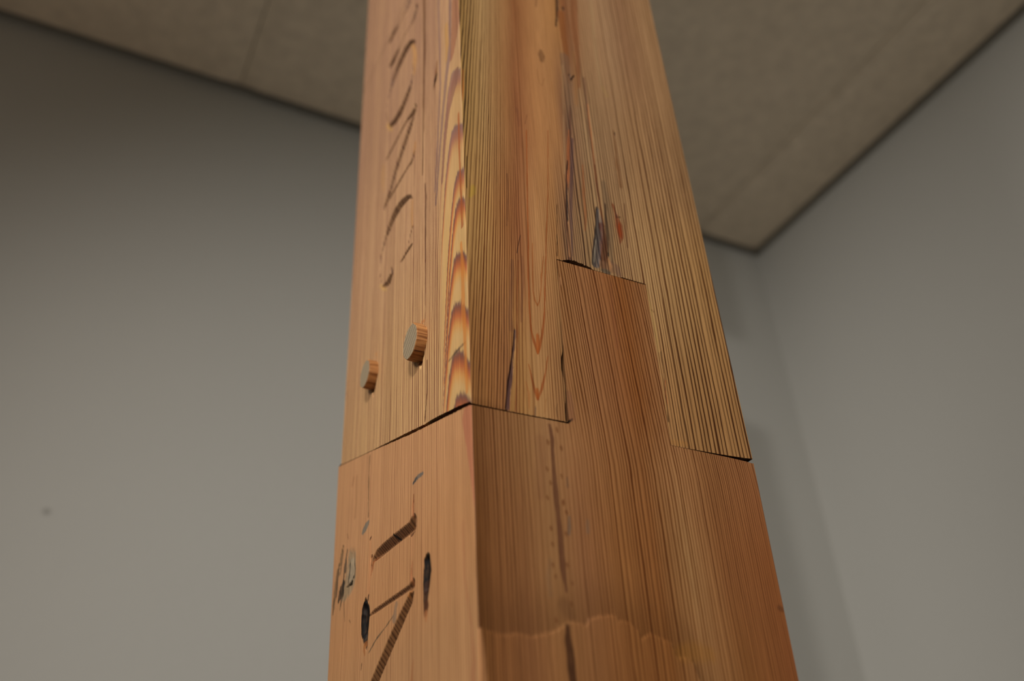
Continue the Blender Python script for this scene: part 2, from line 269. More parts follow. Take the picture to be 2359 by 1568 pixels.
MARKS_UPPER_RIGHT = [
  ([(88.3,399.9,1.6),(86.6,376.7,1.6),(83.8,359.1,0.7)], (52, 34, 20), 0.85, 2, 0.8),
  ([(92.7,386.8,1.3),(92.7,382.3,0.4)], (40, 22, 14), 0.9, 1.5, 0.5),
  ([(89.9,378.6,2.9),(89.7,346.4,2.5),(90.3,321.2,2),(89,296.1,1.1)], (116, 66, 32), 0.75, 3, 0.4),
  ([(105.1,409.6,3.3),(101.7,368.8,2.9),(100.6,331.5,2),(97.9,295.5,1.5)], (116, 68, 38), 0.7, 3, 0.4),
  ([(97.5,335,0.8),(95.8,304.2,1.5),(93.5,274.5,1.5)], (138, 92, 52), 0.5, 2, 0.6),
  ([(88,325.1,4.1),(88.2,295.7,3.5),(86.3,262.1,2.9),(83.1,229.8,1.8)], (104, 78, 58), 0.6, 4, 0.4),
  ([(90.3,305.4,0.8),(91.7,300.7,1.2),(94.9,306.7,0.5)], (46, 26, 16), 0.9, 0.8, 0.5),
  ([(85.4,313.8,0.8),(81.4,259.9,0.8),(75.8,197.6,0.7)], (150, 116, 80), 0.45, 1.5, 0.5),
  ([(87.1,269.3,0.6),(85.2,243.7,0.9),(81.1,216.2,1),(77.9,198.4,1),(75.6,177.6,1.1),(73.2,150,1.1),(73.1,135.3,1),(72.4,122.2,1.3)], (84, 52, 38), 0.85, 1.6, 0.5),
  ([(83.7,243.1,0.7),(80.7,216,1),(77.4,186.2,1)], (150, 84, 46), 0.7, 1.5, 0.7),
  ([(79.6,211.4,0.3),(77.1,190,0.5),(75.1,169.6,0.5),(74.5,156.1,0.6),(74.2,153.3,0.3)], (30, 18, 12), 0.95, 0.5, 0.9),
  ([(74.5,153.5,0.7),(73.7,135.5,1),(72.6,124.4,1)], (150, 104, 68), 0.6, 1.2, 0.6),
  ([(85.8,235.2,1.1),(81.9,199.9,1.4),(78.2,170.8,1.3),(76.2,143.6,0.8),(74.6,125,0.6)], (72, 50, 50), 0.7, 1.4, 0.4),
  ([(103.5,307.9,1.2),(102.3,273.9,1.2),(101.9,237.6,1),(101.9,207.7,0.9),(101.6,187.2,0.8)], (96, 64, 46), 0.7, 1.4, 0.4),
  ([(103.7,279.2,0.5),(102.6,237.9,0.6),(101.6,199.4,0.6)], (170, 104, 60), 0.6, 1, 0.5),
  ([(91.8,212.1,0.7),(89.7,182.8,1.2),(88.8,163,1.2),(87.2,151,0.7)], (130, 76, 42), 0.7, 2, 0.5),
  ([(102.2,216.2,0.7),(101.9,195.4,0.8),(102.2,175.5,0.8),(102.4,160,1.1)], (104, 58, 34), 0.75, 1.4, 0.5),
  ([(107.6,201.6,1.9),(107.9,181.5,3),(107.4,161.7,2.8),(106,146.1,2.4),(104.7,130.9,2)], (100, 78, 56), 0.6, 4, 0.5),
  ([(99.3,174.4,1.4),(99.1,160.8,3.1),(97,146.9,3.6),(94,133,3.5),(92,124.1,3.1)], (60, 56, 56), 0.86, 4, 0.6),
  ([(101.2,161.5,1.4),(101.2,148.3,2.4),(99.7,133,3),(98.3,124.6,2.6)], (72, 36, 24), 0.84, 3, 0.6),
  ([(106.4,180.9,0.7),(105,164.8,1.1),(104.4,149.3,0.9),(103.1,134.1,0.5)], (56, 38, 28), 0.8, 1.2, 0.6),
  ([(92,126.9,0.4),(95.3,146.3,0.3),(89.8,122.7,0.3)], (150, 134, 110), 0.5, 0.8, 0.5),
  ([(98.3,124.6,3.9),(101,122.6,4.2),(103.7,122.7,2.3)], (112, 78, 54), 0.7, 3, 0.8),
  ([(96.8,120.6,1.2),(99.7,120,2),(101.6,119.9,1.2)], (76, 66, 52), 0.8, 2, 0.8),
  ([(102.4,130.9,1.2),(103.5,127,1.8),(102.7,123.1,0.9)], (158, 104, 64), 0.45, 2, 0.8),
  ([(105.8,129.1,1.7),(108,125.5,2.9),(108.8,121.4,2.3)], (100, 70, 56), 0.6, 4, 0.8),
  ([(103.1,136.3,0.6),(103.1,134.1,0.4)], (34, 20, 14), 0.95, 0.6, 0.5),
  ([(112.6,183.2,0.8),(114.1,175.8,1.2),(115.4,164.5,2.7),(115.5,154.9,2.1),(114.3,148.8,0.7)], (108, 50, 26), 0.85, 2, 0.5),
  ([(116.2,167.8,0.7),(115.6,160.7,1.6),(115.4,154.5,1.1)], (126, 50, 18), 0.75, 1.6, 0.8),
  ([(114.7,179.9,0.4),(114.7,172,0.6),(116.9,172.8,0.7)], (52, 26, 14), 0.9, 0.7, 0.7),
  ([(122.7,186.8,0.7),(121.3,166.5,0.9),(119.9,146.9,0.7)], (80, 44, 28), 0.6, 1.4, 0.4),
  ([(123.2,260,0.5),(123.3,246.5,0.9),(122.1,224.1,1.6),(122.1,203,1.5)], (108, 68, 38), 0.65, 1.6, 0.6),
  ([(124.4,257.8,0.7),(124.4,255.1,0.4)], (48, 26, 16), 0.9, 0.7, 0.4),
  ([(122.1,419.5,1.8),(118.4,345.7,1.7),(118.8,310.4,1.3),(119.7,298.5,0.4)], (150, 122, 84), 0.28, 4, 0.5),
  ([(119.9,305.9,1.5),(122.7,297.5,2)], (146, 114, 66), 0.3, 3, 0.5),
  ([(67.4,321.6,1.2),(67.3,315.6,2.7),(67.2,309.6,1.5)], (96, 62, 36), 0.7, 4, 0.5),
  ([(68.5,385.7,1.1),(67.2,374,0.8)], (104, 66, 40), 0.6, 2, 0.6),
  ([(61.8,297.3,0.4),(63,283.6,0.4),(64.9,280.8,0.3),(67.8,290.7,0.3)], (114, 72, 40), 0.4, 0.8, 0.6),
  ([(50.2,243.8,0.4),(48.2,234.2,0.3)], (96, 54, 32), 0.6, 0.8, 0.6),
  ([(42.2,246.8,1.1),(43.3,236.4,1.1),(43.2,229.9,0.7)], (104, 62, 40), 0.5, 3, 0.5),
  ([(37.8,130,0.2),(35.8,121.3,0.3),(34.5,115,0.3)], (62, 36, 22), 0.9, 0.5, 0.4),
  ([(6.2,159.3,1.7),(5.5,154.6,2.2),(3.9,150.4,1.1)], (150, 118, 40), 0.6, 5, 0.5),
  ([(1.7,156.9,0.5),(1.7,168.8,0.7),(2.7,184.5,0.6)], (56, 34, 10), 0.6, 1.2, 0.4),
  ([(1.6,267.6,0.7),(1.6,254.3,0.8),(0.9,236.6,0.4)], (150, 84, 32), 0.7, 1.5, 0.5),
  ([(31.2,180.3,0.4),(30.7,161,0.5),(28.7,134.8,0.4)], (86, 50, 32), 0.6, 1, 0.5),
  ([(38,113.4,0.6),(37.5,96.4,0.9),(35.3,76.3,0.9),(34.2,63.4,0.6)], (108, 66, 42), 0.6, 1.5, 0.5),
  ([(30.8,107.7,1.2),(29,87.3,1.4),(27.3,67.8,1.4),(27.2,55.5,1.4)], (104, 66, 44), 0.55, 3, 0.5),
  ([(29.5,56.1,0.6),(28.2,43.7,1.1),(26.3,31.6,1.3),(24,19.7,1.4),(21.5,2.6,1.4)], (62, 38, 34), 0.92, 1.3, 0.35),
  ([(30.2,50.2,0.4),(28.5,35,0.8),(26.8,20.3,1.3),(25.3,8.9,1.6),(24.4,1.9,1.3)], (150, 106, 58), 0.85, 1, 0.9),
  ([(34.7,108.9,0.4),(32.3,75.5,0.4),(30.1,44.2,0.5),(28.4,20.7,0.4),(26.8,2.4,0.4)], (108, 56, 28), 0.8, 0.9, 0.4),
  ([(3,-1.2,7.4),(9,1.4,3.7),(19.3,0.8,1.1)], (84, 50, 24), 0.3, 14, 0.5),
  ([(48.8,228.1,0.4),(45.2,166.4,0.4),(43,125.4,0.5),(41.1,97.5,0.5),(40.3,77.7,0.5),(40.4,58.9,0.7),(41.8,50.1,0.9),(43.6,44,0.9)], (124, 62, 26), 0.9, 0.3, 0.3),
  ([(66.2,235.5,0.3),(60.9,172.1,0.3),(56.1,129.7,0.4),(53.1,101.1,0.5),(50.3,74.1,0.6),(47.5,57.7,0.8),(45,47.9,0.8),(43.5,43.4,0.5)], (124, 62, 26), 0.85, 0.3, 0.3),
  ([(44.5,56.3,1.1),(44,49.2,1.3),(43.6,44,0.6)], (140, 70, 26), 0.8, 1.5, 0.3),
  ([(45.9,126.4,0.3),(44.4,101.8,0.4),(43.7,88.4,0.4),(44.4,81.4,0.5),(45.9,78.3,0.5)], (126, 68, 30), 0.8, 0.3, 0.4),
  ([(53.3,118.2,0.3),(50.3,100.2,0.5),(49.2,89.9,0.4),(47.7,82.3,0.4),(45.9,78,0.4)], (126, 68, 30), 0.8, 0.3, 0.4),
  ([(52.8,176.9,0.3),(51.9,161.2,0.3),(52.3,150.2,0.2)], (140, 90, 50), 0.5, 0.8, 0.6),
  ([(37,34.1,0.4),(38.4,26.4,0.6),(39.5,18.9,0.9),(41.2,12.8,0.9)], (126, 64, 28), 0.85, 0.4, 0.4),
  ([(50.1,43.2,0.3),(47.3,30.1,0.5),(44.3,20,0.8),(41.2,12.8,0.7)], (126, 64, 28), 0.85, 0.4, 0.4),
  ([(41.4,19.1,0.8),(41.3,14,0.8)], (140, 70, 26), 0.8, 1.2, 0.3),
  ([(34.5,22.1,0.3),(35.9,15.3,0.6),(35.3,5.5,0.3)], (142, 80, 38), 0.6, 1, 0.5),
  ([(39.4,6.9,0.5),(38.7,0.8,0.4)], (76, 60, 52), 0.6, 1.2, 0.4),
  ([(45,4.8,0.3),(46.5,13.4,0.3)], (130, 80, 40), 0.5, 1, 0.4),
  ([(67.3,166.8,0.2),(65.5,147.4,0.3),(63.5,121.5,0.4)], (52, 32, 20), 0.8, 0.5, 0.9),
  ([(52.8,3.1,0.3),(52.5,9.1,0.2),(53.6,12.1,0.2)], (62, 36, 22), 0.8, 0.5, 0.5),
  ([(189.8,207.6,0.9),(189.9,204.3,1.3),(190,200.9,0.4)], (72, 40, 20), 0.8, 1, 0.4),
  ([(189.5,198.2,0.6),(188.9,189.7,0.8)], (150, 88, 36), 0.6, 1.2, 0.3),
  ([(130.2,115.6,0.6),(130.1,106.4,0.9),(130.8,96.2,1.2),(131.5,86.1,0.8),(131.5,76.1,0.6),(131.5,66.2,0.5)], (158, 122, 72), 0.85, 1.2, 0.7),
  ([(130.6,98.9,0.4),(132.7,97.4,0.6)], (96, 58, 32), 0.7, 0.8, 0.5),
  ([(132.6,45.8,0.3),(131.2,36.2,0.5),(131.5,28.6,0.3)], (150, 78, 42), 0.7, 0.8, 0.6),
  ([(132.9,66.6,0.3),(132.3,53.6,0.3),(131.9,44.1,0.3),(129.9,16.4,0.3)], (48, 28, 16), 0.8, 0.5, 0.7),
  ([(130.3,2.5,1.5),(133.7,2.5,2.1),(140.1,3.2,1.5)], (150, 102, 52), 0.5, 4, 0.6),
]
MARKS_LOWER_RIGHT = [
  ([(57.9,1.1,0.4),(59.6,2,0.8),(61.7,3.5,0.7),(63,4.6,0.2)], (14, 10, 8), 1, 0.6, 0.2),
  ([(47.4,-2.4,0.9),(48.3,-10.8,1.2),(47.7,-29.1,1.3),(47.7,-44.2,1.5),(48.2,-58.6,1.6),(48.4,-68.1,1.5),(48.1,-81.9,1.7),(48.7,-88.5,1.3),(49.3,-95.1,0.6)], (80, 46, 30), 0.82, 2.4, 0.4),
  ([(47.9,-112.3,1),(47.7,-118.6,1.7),(48.1,-124.7,2.3),(48.2,-132.7,2.2),(48.5,-139.6,1.9)], (52, 28, 16), 0.88, 2.6, 0.4),
  ([(61.5,1.5,0.9),(61.6,-2.8,1.1),(60.5,-8.5,0.8)], (118, 78, 46), 0.4, 4, 0.5),
  ([(61.8,21,1.8),(61.9,13.9,2.4),(62.5,5.6,2.4)], (112, 72, 50), 0.5, 5, 0.6),
  ([(41.2,-12.1,2.7),(41.4,-22.5,3.2),(38.6,-45.6,2.5)], (110, 70, 44), 0.35, 9, 0.6),
  ([(55.4,-32.9,0.5),(55.1,-38,0.8)], (80, 62, 50), 0.5, 2, 0.5),
  ([(54.8,-55.3,0.7),(54.4,-61.3,1),(53.8,-65,0.8)], (84, 72, 60), 0.6, 2.4, 0.5),
  ([(65.7,-56.2,1.1),(65.5,-62.2,1.1)], (104, 86, 68), 0.4, 3, 0.5),
  ([(41.2,-80.4,1.2),(39.5,-89.5,1.5),(40.2,-98.2,1)], (104, 78, 54), 0.35, 6, 0.5),
  ([(47.2,-101.8,3.6),(49.2,-105.9,3.1),(51,-107.8,2)], (96, 62, 36), 0.5, 9, 0.6),
  ([(113.7,-120.8,4.2),(122.1,-119.1,5.3),(132.9,-120.1,3.2)], (140, 92, 36), 0.4, 14, 0.7),
  ([(186,-90.6,1.5),(188,-91.4,1.2)], (84, 48, 26), 0.7, 4, 0.6),
  ([(99.8,120.8,1.3),(101.2,119.1,1.7)], (140, 96, 60), 0.6, 3, 0.6),
  ([(102,112.2,1),(100.4,87.8,1.3),(100,61.6,1.3)], (120, 70, 42), 0.4, 3, 0.4),
  ([(63.8,104.3,0.6),(63.9,99.3,0.6)], (176, 122, 82), 0.6, 2, 0.5),
  ([(-1,-87.7,0.3),(1.7,-114.4,0.3),(1.6,-141.1,0.4)], (92, 50, 24), 0.7, 1.2, 0.4),
  ([(0.6,-118.8,1.3),(1.3,-126.3,1.8),(2,-141.1,1.9)], (168, 116, 74), 0.75, 2.5, 0.4),
  ([(45.2,-12.4,0.6),(45.4,-13.4,0.9),(45.5,-14.5,0.6)], (92, 52, 26), 0.65, 1.8, 0.5),
  ([(51.9,-3.6,0.6),(52.1,-4.7,0.9),(52.3,-5.7,0.6)], (92, 52, 26), 0.65, 1.8, 0.5),
  ([(53.3,-14.6,0.6),(53.5,-15.6,0.9),(53.7,-16.6,0.6)], (92, 52, 26), 0.65, 1.8, 0.5),
  ([(43.5,-28.8,0.6),(43.7,-29.8,0.9),(43.9,-30.8,0.6)], (92, 52, 26), 0.65, 1.8, 0.5),
  ([(52,-31.4,0.6),(52.2,-32.4,0.9),(52.4,-33.4,0.6)], (92, 52, 26), 0.65, 1.8, 0.5),
  ([(45,-36.6,0.6),(45.2,-37.6,0.9),(45.3,-38.6,0.6)], (92, 52, 26), 0.65, 1.8, 0.5),
  ([(52,-46.2,0.6),(52.1,-47.2,0.9),(52.3,-48.1,0.6)], (92, 52, 26), 0.65, 1.8, 0.5),
  ([(42.4,-45.5,0.5),(42.6,-46.4,0.9),(42.8,-47.4,0.5)], (92, 52, 26), 0.65, 1.8, 0.5),
  ([(51.4,-47,0.6),(51.5,-48,0.9),(51.7,-49,0.6)], (92, 52, 26), 0.65, 1.8, 0.5),
  ([(43.1,-62.2,0.5),(43.2,-63.1,0.9),(43.4,-64,0.5)], (92, 52, 26), 0.65, 1.8, 0.5),
  ([(51.8,-63.8,0.5),(52,-64.8,0.9),(52.2,-65.7,0.5)], (92, 52, 26), 0.65, 1.8, 0.5),
  ([(43.3,-70.6,0.5),(43.5,-71.5,0.8),(43.7,-72.4,0.5)], (92, 52, 26), 0.65, 1.8, 0.5),
  ([(51,-80.6,0.5),(51.1,-81.5,0.8),(51.3,-82.4,0.5)], (92, 52, 26), 0.65, 1.8, 0.5),
  ([(43.9,-87.3,0.5),(44,-88.1,0.8),(44.2,-89,0.5)], (92, 52, 26), 0.65, 1.8, 0.5),
  ([(52.8,-89.8,0.5),(53,-90.7,0.8),(53.1,-91.6,0.5)], (92, 52, 26), 0.65, 1.8, 0.5),
  ([(51.5,-100.5,0.5),(51.6,-101.3,0.8),(51.8,-102.2,0.5)], (92, 52, 26), 0.65, 1.8, 0.5),
  ([(42.1,-109.5,0.5),(42.3,-110.3,0.8),(42.4,-111.1,0.5)], (92, 52, 26), 0.65, 1.8, 0.5),
  ([(42.6,-81.6,0.5),(42.8,-82.5,0.8),(43,-83.4,0.5)], (92, 52, 26), 0.65, 1.8, 0.5),
  ([(53.2,-52.1,0.6),(53.4,-53.1,0.9),(53.6,-54,0.5)], (92, 52, 26), 0.65, 1.8, 0.5),
]
LETTERS_UPPER = [
  [[(99.2,477,6.5),(102.2,470.8,8.2),(107.4,468.7,5.4)], [(85,439.7,4),(88.9,433.8,6),(96,431.8,3.2)], [(130.3,469.2,1.9),(138.3,471.2,4.6),(146.3,472.5,4.8),(154.4,473.9,2.8)], [(127.5,432.6,3),(135.1,432.4,5.8),(141.7,432.7,5.4),(149.7,435.6,3.6)], [(107.4,468.7,1.5),(130.3,469.2,1.2)], [(96,431.8,1.2),(114.8,435.7,1.1),(127.5,432.6,1.7)], [(154.4,473.9,0.4),(128.7,433.9,0.3)]],
  [[(88.3,398.5,1.2),(94.3,405,2.8),(103.5,409.9,5.4),(112.9,411.3,7.2),(122.3,411,7.6),(131.8,409.4,7.6),(139.1,405.4,7),(145.4,400.6,4.9),(151.5,393.5,2.1)], [(90.6,371.5,1.2),(92.4,362.7,2),(95.1,356.1,3.7),(98.8,350.6,5.3),(106.6,347.6,6.5),(115.4,344.6,6.7),(125.5,345.4,5.9),(133.8,347.3,4.7),(144.5,352.6,2.8)], [(88.3,398.5,1.7),(86,383.7,1.2),(87.8,373.7,1.2)], [(151.5,393.5,1.5),(156,379.1,1),(146.8,355.4,1.4)]],
  [[(86.7,319.1,2.2),(87.6,313.5,5.9),(95.1,316,3.1),(102.7,318.6,2.1),(115.3,318.9,2),(132.2,318.5,2.1),(150.7,318.5,1.9)], [(89.3,309.3,4.2),(95.7,303.8,5.8),(104,299.2,6.3),(111.4,294.6,6.4),(118.9,289.9,6.1),(127.4,284.1,6),(133.9,277.5,5.7),(139.5,271.9,5.1),(145.3,269.3,4.7),(151.1,265.7,4.2)], [(87.5,266.2,2.8),(91,262.5,2.9),(98.2,263.6,1.6),(113,264.4,1.9),(129.3,265,1.9),(145,265.3,1.8)]],
  [[(89.2,222,1),(94.6,228.7,2),(102.7,232.9,3.5),(111.9,236.2,4.7),(120.2,237.4,5.9),(127.8,237.4,6.5),(134.3,235.5,6.5),(139.9,232.9,5.8),(144.6,230.4,5),(148.3,227,4.1),(151.9,222.7,3),(156.4,217.4,2),(158.4,204.5,1),(153.3,190.3,1.1)], [(88.6,194.3,1.6),(92.7,190.6,1.8),(95.1,186,1.8)], [(89,178.5,1.4),(94.9,179.4,2.1),(100.9,179.5,2.1),(106,179,2),(112.1,179.5,1.2)], [(130.6,188.1,1.1),(130.1,181.2,3.7),(134.6,179.1,5.4),(141.2,180.1,3.3),(149.9,183.7,1.4)]],
]
LETTERS_LOWER = [
  [[(81.4,-30.5,2.2),(83.3,-35,6.9),(88.8,-35,4.2),(111.5,-33.1,4.3),(132.7,-31.6,4.3),(144.5,-31,3.7),(151.7,-31.5,1.4)], [(81.7,-16.8,0.6),(82.9,-24.5,1.1),(82.7,-32.6,2)], [(153.5,-29.5,2.4),(153,-35.4,2.1),(154.1,-40.6,0.7)]],
  [[(83.3,-65.9,0.6),(82.5,-70.3,4),(87.1,-70.3,2),(99.2,-69.6,1.9),(116.8,-68.3,1.8),(133,-67.2,1.7),(145.2,-66.3,1.7),(153.1,-66.1,0.9)], [(82.4,-75.5,2.2),(85.6,-77.4,4.3),(95.3,-82.2,4.8),(105.2,-87.5,5.3),(115.3,-93.2,5.4),(125.4,-99,5.4),(135.8,-105.1,5.5),(145.6,-111,5.6),(155.5,-117,5.7),(162.6,-121.5,4.9)], [(84.1,-60.6,0.5),(83.2,-68.4,1.3)]],
]
TORN_LEDGE = [(2.5, -117.3), (4.6, -118.5), (13, -119.8), (21.1, -118.3), (27.9, -119.2), (36.7, -117), (42.3, -114.9), (47.5, -111.5), (52.5, -110.2), (59, -111.3), (60.8, -108), (66.6, -106), (76.9, -104.6), (77.8, -107.1), (84.2, -107.4), (89.4, -111.3), (90.4, -115.1), (96.6, -112), (104.1, -114.4), (108.7, -115.8), (111.1, -123.2), (116.1, -122.4), (120.5, -124.6), (122.8, -132), (126.9, -148.4)]

# ======================================================================================
# wood: every vertex of the post carries its growth-ring count, the colour of its early
# and late wood, and how strong the late wood is; the node material draws the grain
# ======================================================================================
GAIN_RIGHT, GAIN_LEFT = np.array([0.61, 0.567, 0.508] * 2), np.array([0.80, 0.755, 0.70] * 2)

def table_fields(u, v, table):
    """interpolate colour tables (rows across the grain) at u, v"""
    rows = sorted(table, key=lambda r: r[0])
    vs = np.array([r[0] for r in rows])
    val = []
    for _, st in rows:
        us = np.array([s[0] for s in st])
        cols = [np.array([lin(s[1])[i] for s in st]) for i in range(3)] + \
               [np.array([lin(s[2])[i] for s in st]) for i in range(3)] + [np.array([s[3] for s in st], float)]
        val.append(np.stack([np.interp(u, us, c) for c in cols], -1))
    out = val[0].copy()
    for i in range(len(rows) - 1):
        t = sstep(vs[i], vs[i + 1], v)[..., None]
        out = out * (1 - t) + val[i + 1] * t
    return out

def apply_marks(f, u, v, marks, seed=0):
    for k, (pts, col, alpha, soft, rag) in enumerate(marks):
        c = lin(col)
        soft_mm = soft * 0.22 + 0.15
        sel = near(u, v, pts, soft_mm + 3)
        if not sel.any():
            continue
        uu, vv = u[sel], v[sel]
        wmean = np.mean([p[2] for p in pts])
        n = fibre(uu, vv, 0.9, 9.0, seed + k) + 0.5 * fibre(uu, vv, 0.35, 3.0, seed + k + 50)
        d = stroke_distance(uu + 0.25 * fibre(uu, vv, 5, 14, 3 + k), vv, pts) + n * rag * (0.35 * wmean + 0.25)
        a = alpha * (1 - sstep(-soft_mm * 0.8, soft_mm * 0.8, d))
        a = a * (1 - 0.55 * rag * np.clip(n, 0, 1))
        a = a[:, None]
        sub = f[sel]
        sub[:, 0:3] = sub[:, 0:3] * (1 - a) + c * 1.08 * a
        sub[:, 3:6] = sub[:, 3:6] * (1 - a) + c * (0.8 if alpha > 0.88 else 0.5) * a
        f[sel] = sub
    return f

def dens(table, row):
    st = table[row][1]
    return np.array([s[0] for s in st], float), np.array([s[4] for s in st], float)

def rings(u, dn):
    us, ns = dn
    n = np.interp(u, us, ns)
    n = np.where(u < us[0], ns[0] + (u - us[0]) * 0.4, n)
    n = np.where(u > us[-1], ns[-1] + (u - us[-1]) * 0.35, n)
    # uneven years: wide and narrow rings side by side
    return n + 0.42 * fibre(u, u * 0 + 2.0, 6.0, 9, 201) + 0.27 * fibre(u, u * 0 + 5.0, 2.2, 9, 202)

def wander(u, v, seed):
    return 0.9 * fibre(u, v, 9, 90, seed) + 0.35 * fibre(u, v, 4, 30, seed + 3)

def field_upper_right(u, v):
    f = table_fields(u, v, TONE_UPPER_RIGHT)
    k = 0.07 * (1 - sstep(14, 72, u))
    ring = rings(u - k * (v - 20) + 0.5 * wander(u, v, 11), dens(TONE_UPPER_RIGHT, 3))
    f = apply_marks(f, u, v, MARKS_UPPER_RIGHT, 100)
    f[:, 0:6] /= GAIN_RIGHT
    return f, ring

def field_lower_right(u, v):
    f = table_fields(u, v, TONE_LOWER_RIGHT)
    g = table_fields(u, v, TONE_LOWER_RIGHT[:1])
    t = sstep(-20, 30, v)[:, None] * sstep(58, 66, u)[:, None]
    body = table_fields(u, v, TONE_LOWER_RIGHT[1:])
    f = body * (1 - t) + g * t
    ring = rings(u + 0.06 * np.clip(v + 20, 0, None) * sstep(55, 62, u) + 0.6 * wander(u, v, 23), dens(TONE_LOWER_RIGHT, 1))
    # grime left in the hollow above the torn ledge, cleaner wood below it
    edge = np.interp(u, [p[0] for p in TORN_LEDGE], [p[1] for p in TORN_LEDGE])
    above = np.clip(v - edge, 0, None)
    grime = np.where(v > edge, 0.80 + 0.20 * sstep(0, 34, above), 1.04)
    grime = 1 + (grime - 1) * (1 - sstep(120, 150, u))
    f[:, 0:6] *= grime[:, None]
    f = apply_marks(f, u, v, MARKS_LOWER_RIGHT, 300)
    f[:, 0:6] /= GAIN_RIGHT
    return f, ring

def field_upper_left(u, v):
    f = table_fields(u, v, TONE_UPPER_LEFT)
    ring = rings(u + 0.35 * wander(u, v, 31) - 0.012 * v * (1 - sstep(25, 60, u)), dens(TONE_UPPER_LEFT, 2))
    # flames where the rings run out at the corner
    zone = (1 - sstep(30.0, 44.0, u + 1.5 * fibre(u, v, 3, 30, 5)))
    best = np.full(u.shape, 1e3)
    for fu, fv in FLAMES:
        s = np.abs(u - fu)
        tip = fv - np.where(u > fu, 0.16 * s ** 2 + 0.5 * s, 0.03 * s ** 2 + 0.25 * s)
        d = tip - v + 2.6 * fibre(u, v, 0.7, 40, 9) + 1.2 * fibre(u, v, 0.3, 40, 12)
        best = np.where((d > 0) & (d < best), d, best)
    d = np.where(best > 900, 40.0, best)
    stops = np.array([0.0, 2.4, 5.5, 11.0, 17.0, 24.0, 60.0])
    cols = np.array([lin((188, 150, 96)), lin((112, 80, 68)), lin((126, 74, 54)), lin((170, 94, 54)), lin((190, 134, 74)), lin((188, 148, 96)), lin((186, 146, 92))])
    fl = np.stack([np.interp(d, stops, cols[:, i]) for i in range(3)], -1)
    cool = np.array([lin((176, 140, 92)), lin((122, 90, 80)), lin((130, 92, 78)), lin((146, 98, 76)), lin((172, 126, 82)), lin((178, 138, 92)), lin((172, 132, 90))])
    fc = np.stack([np.interp(d * 0.8, stops, cool[:, i]) for i in range(3)], -1)
    hi = sstep(120, 230, v)[:, None]
    fl = fl * (1 - hi) + fc * hi
    zz = (zone * (1 - 0.75 * sstep(250, 330, v)))[:, None]
    f[:, 0:3] = f[:, 0:3] * (1 - zz) + fl * zz
    f[:, 3:6] = f[:, 3:6] * (1 - zz) + fl * 0.86 * zz
    f[:, 6] *= 1 - 0.72 * zz[:, 0]
    f = apply_marks(f, u, v, MARKS_UPPER_LEFT + CHIPS_UPPER_LEFT, 500)
    f[:, 0:6] /= GAIN_LEFT
    return f, ring

def field_lower_left(u, v):
    f = table_fields(u, v, TONE_LOWER_LEFT)
    ring = rings(u + 0.35 * wander(u, v, 41), dens(TONE_LOWER_LEFT, 1))
    f = apply_marks(f, u, v, MARKS_LOWER_LEFT + CHIPS_LOWER_LEFT, 700)
    f[:, 0:6] /= GAIN_LEFT
    return f, ring

# --------------------------------------------------------------------------------------
# relief: how far the surface sinks below the face (millimetres, inwards)
# --------------------------------------------------------------------------------------
def letter_relief(u, v, letters, depth=0.95):
    """depth of the V-cut, and which letter each point belongs to (-1: none)"""
    h = np.zeros(u.shape); owner = np.full(u.shape, -1)
    for i, strokes in enumerate(letters):
        for pts in strokes:
            sel = near(u, v, pts, 1)
            if not sel.any():
                continue
            k, w = stroke_profile(u[sel], v[sel], pts)
            hh = h[sel]; ow = owner[sel]
            dd = w * depth
            ow = np.where(dd > np.maximum(hh, 0.04), i, ow)
            h[sel] = np.maximum(hh, dd); owner[sel] = ow
    return h, owner

PEGS = [(72.6, 83.9, 12.6, 7.0), (163.2, 112.0, 11.0, 6.7)]      # u, v, radius, how far it stands out

def relief_upper_left(u, v):
    h, owner = letter_relief(u, v, LETTERS_UPPER, 0.75)
    # the little split notch under each peg
    for pu, pv, r, _ in PEGS:
        pts = [(pu - 1.0, pv - r + 2.5, 6.0), (pu - 1.5, pv - r - 7.5, 0.2)]
        sel = near(u, v, pts, 1)
        k, w = stroke_profile(u[sel], v[sel], pts)
        h[sel] = np.maximum(h[sel], np.minimum(w * 1.6, 6.0))
    h += 0.10 * np.clip(1 - np.abs(u - 66.5 - 0.6 * fibre(u, v, 30, 60, 2)) / 0.55, 0, 1) * (v > 20) * 6
    return h, owner

def relief_lower_left(u, v):
    h, owner = letter_relief(u, v, LETTERS_LOWER)
    # the I is chopped square against the two scribed lines
    out = (owner == 0) & ((u < 81.3) | (u > 151.3)) & (h > 1.2)
    h = np.where(out, 1.2 * np.clip(1 - np.minimum(np.abs(u - 81.3), np.abs(u - 151.3)) / 4.0, 0, 1), h)
    for i, depth in ((2, 2.2), (6, 2.6), (13, 1.2), (14, 1.6)):
        pts = MARKS_LOWER_LEFT[i][0]
        sel = near(u, v, pts, 1)
        k, w = stroke_profile(u[sel], v[sel], pts)
        h[sel] = np.maximum(h[sel], depth * sstep(0, 0.7, k))
    # rough knot by the far edge
    sel = near(u, v, MARKS_LOWER_LEFT[11][0], 6)
    d = stroke_distance(u[sel], v[sel], MARKS_LOWER_LEFT[11][0])
    h[sel] += (1 - sstep(-6, 3, d)) * (0.8 + 0.7 * fibre(u[sel], v[sel], 2.0, 6, 77))
    return h, owner

def relief_upper_right(u, v):
    h = np.zeros(u.shape)
    for pts, col, alpha, soft, rag in MARKS_UPPER_RIGHT:
        if max(col) < 66 and alpha >= 0.85:
            sel = near(u, v, pts, 1)
            k, w = stroke_profile(u[sel], v[sel], pts)
            h[sel] = np.maximum(h[sel], np.minimum(1.4 * w, 1.2) * sstep(0, 0.6, k))
    return h, np.full(u.shape, -1)

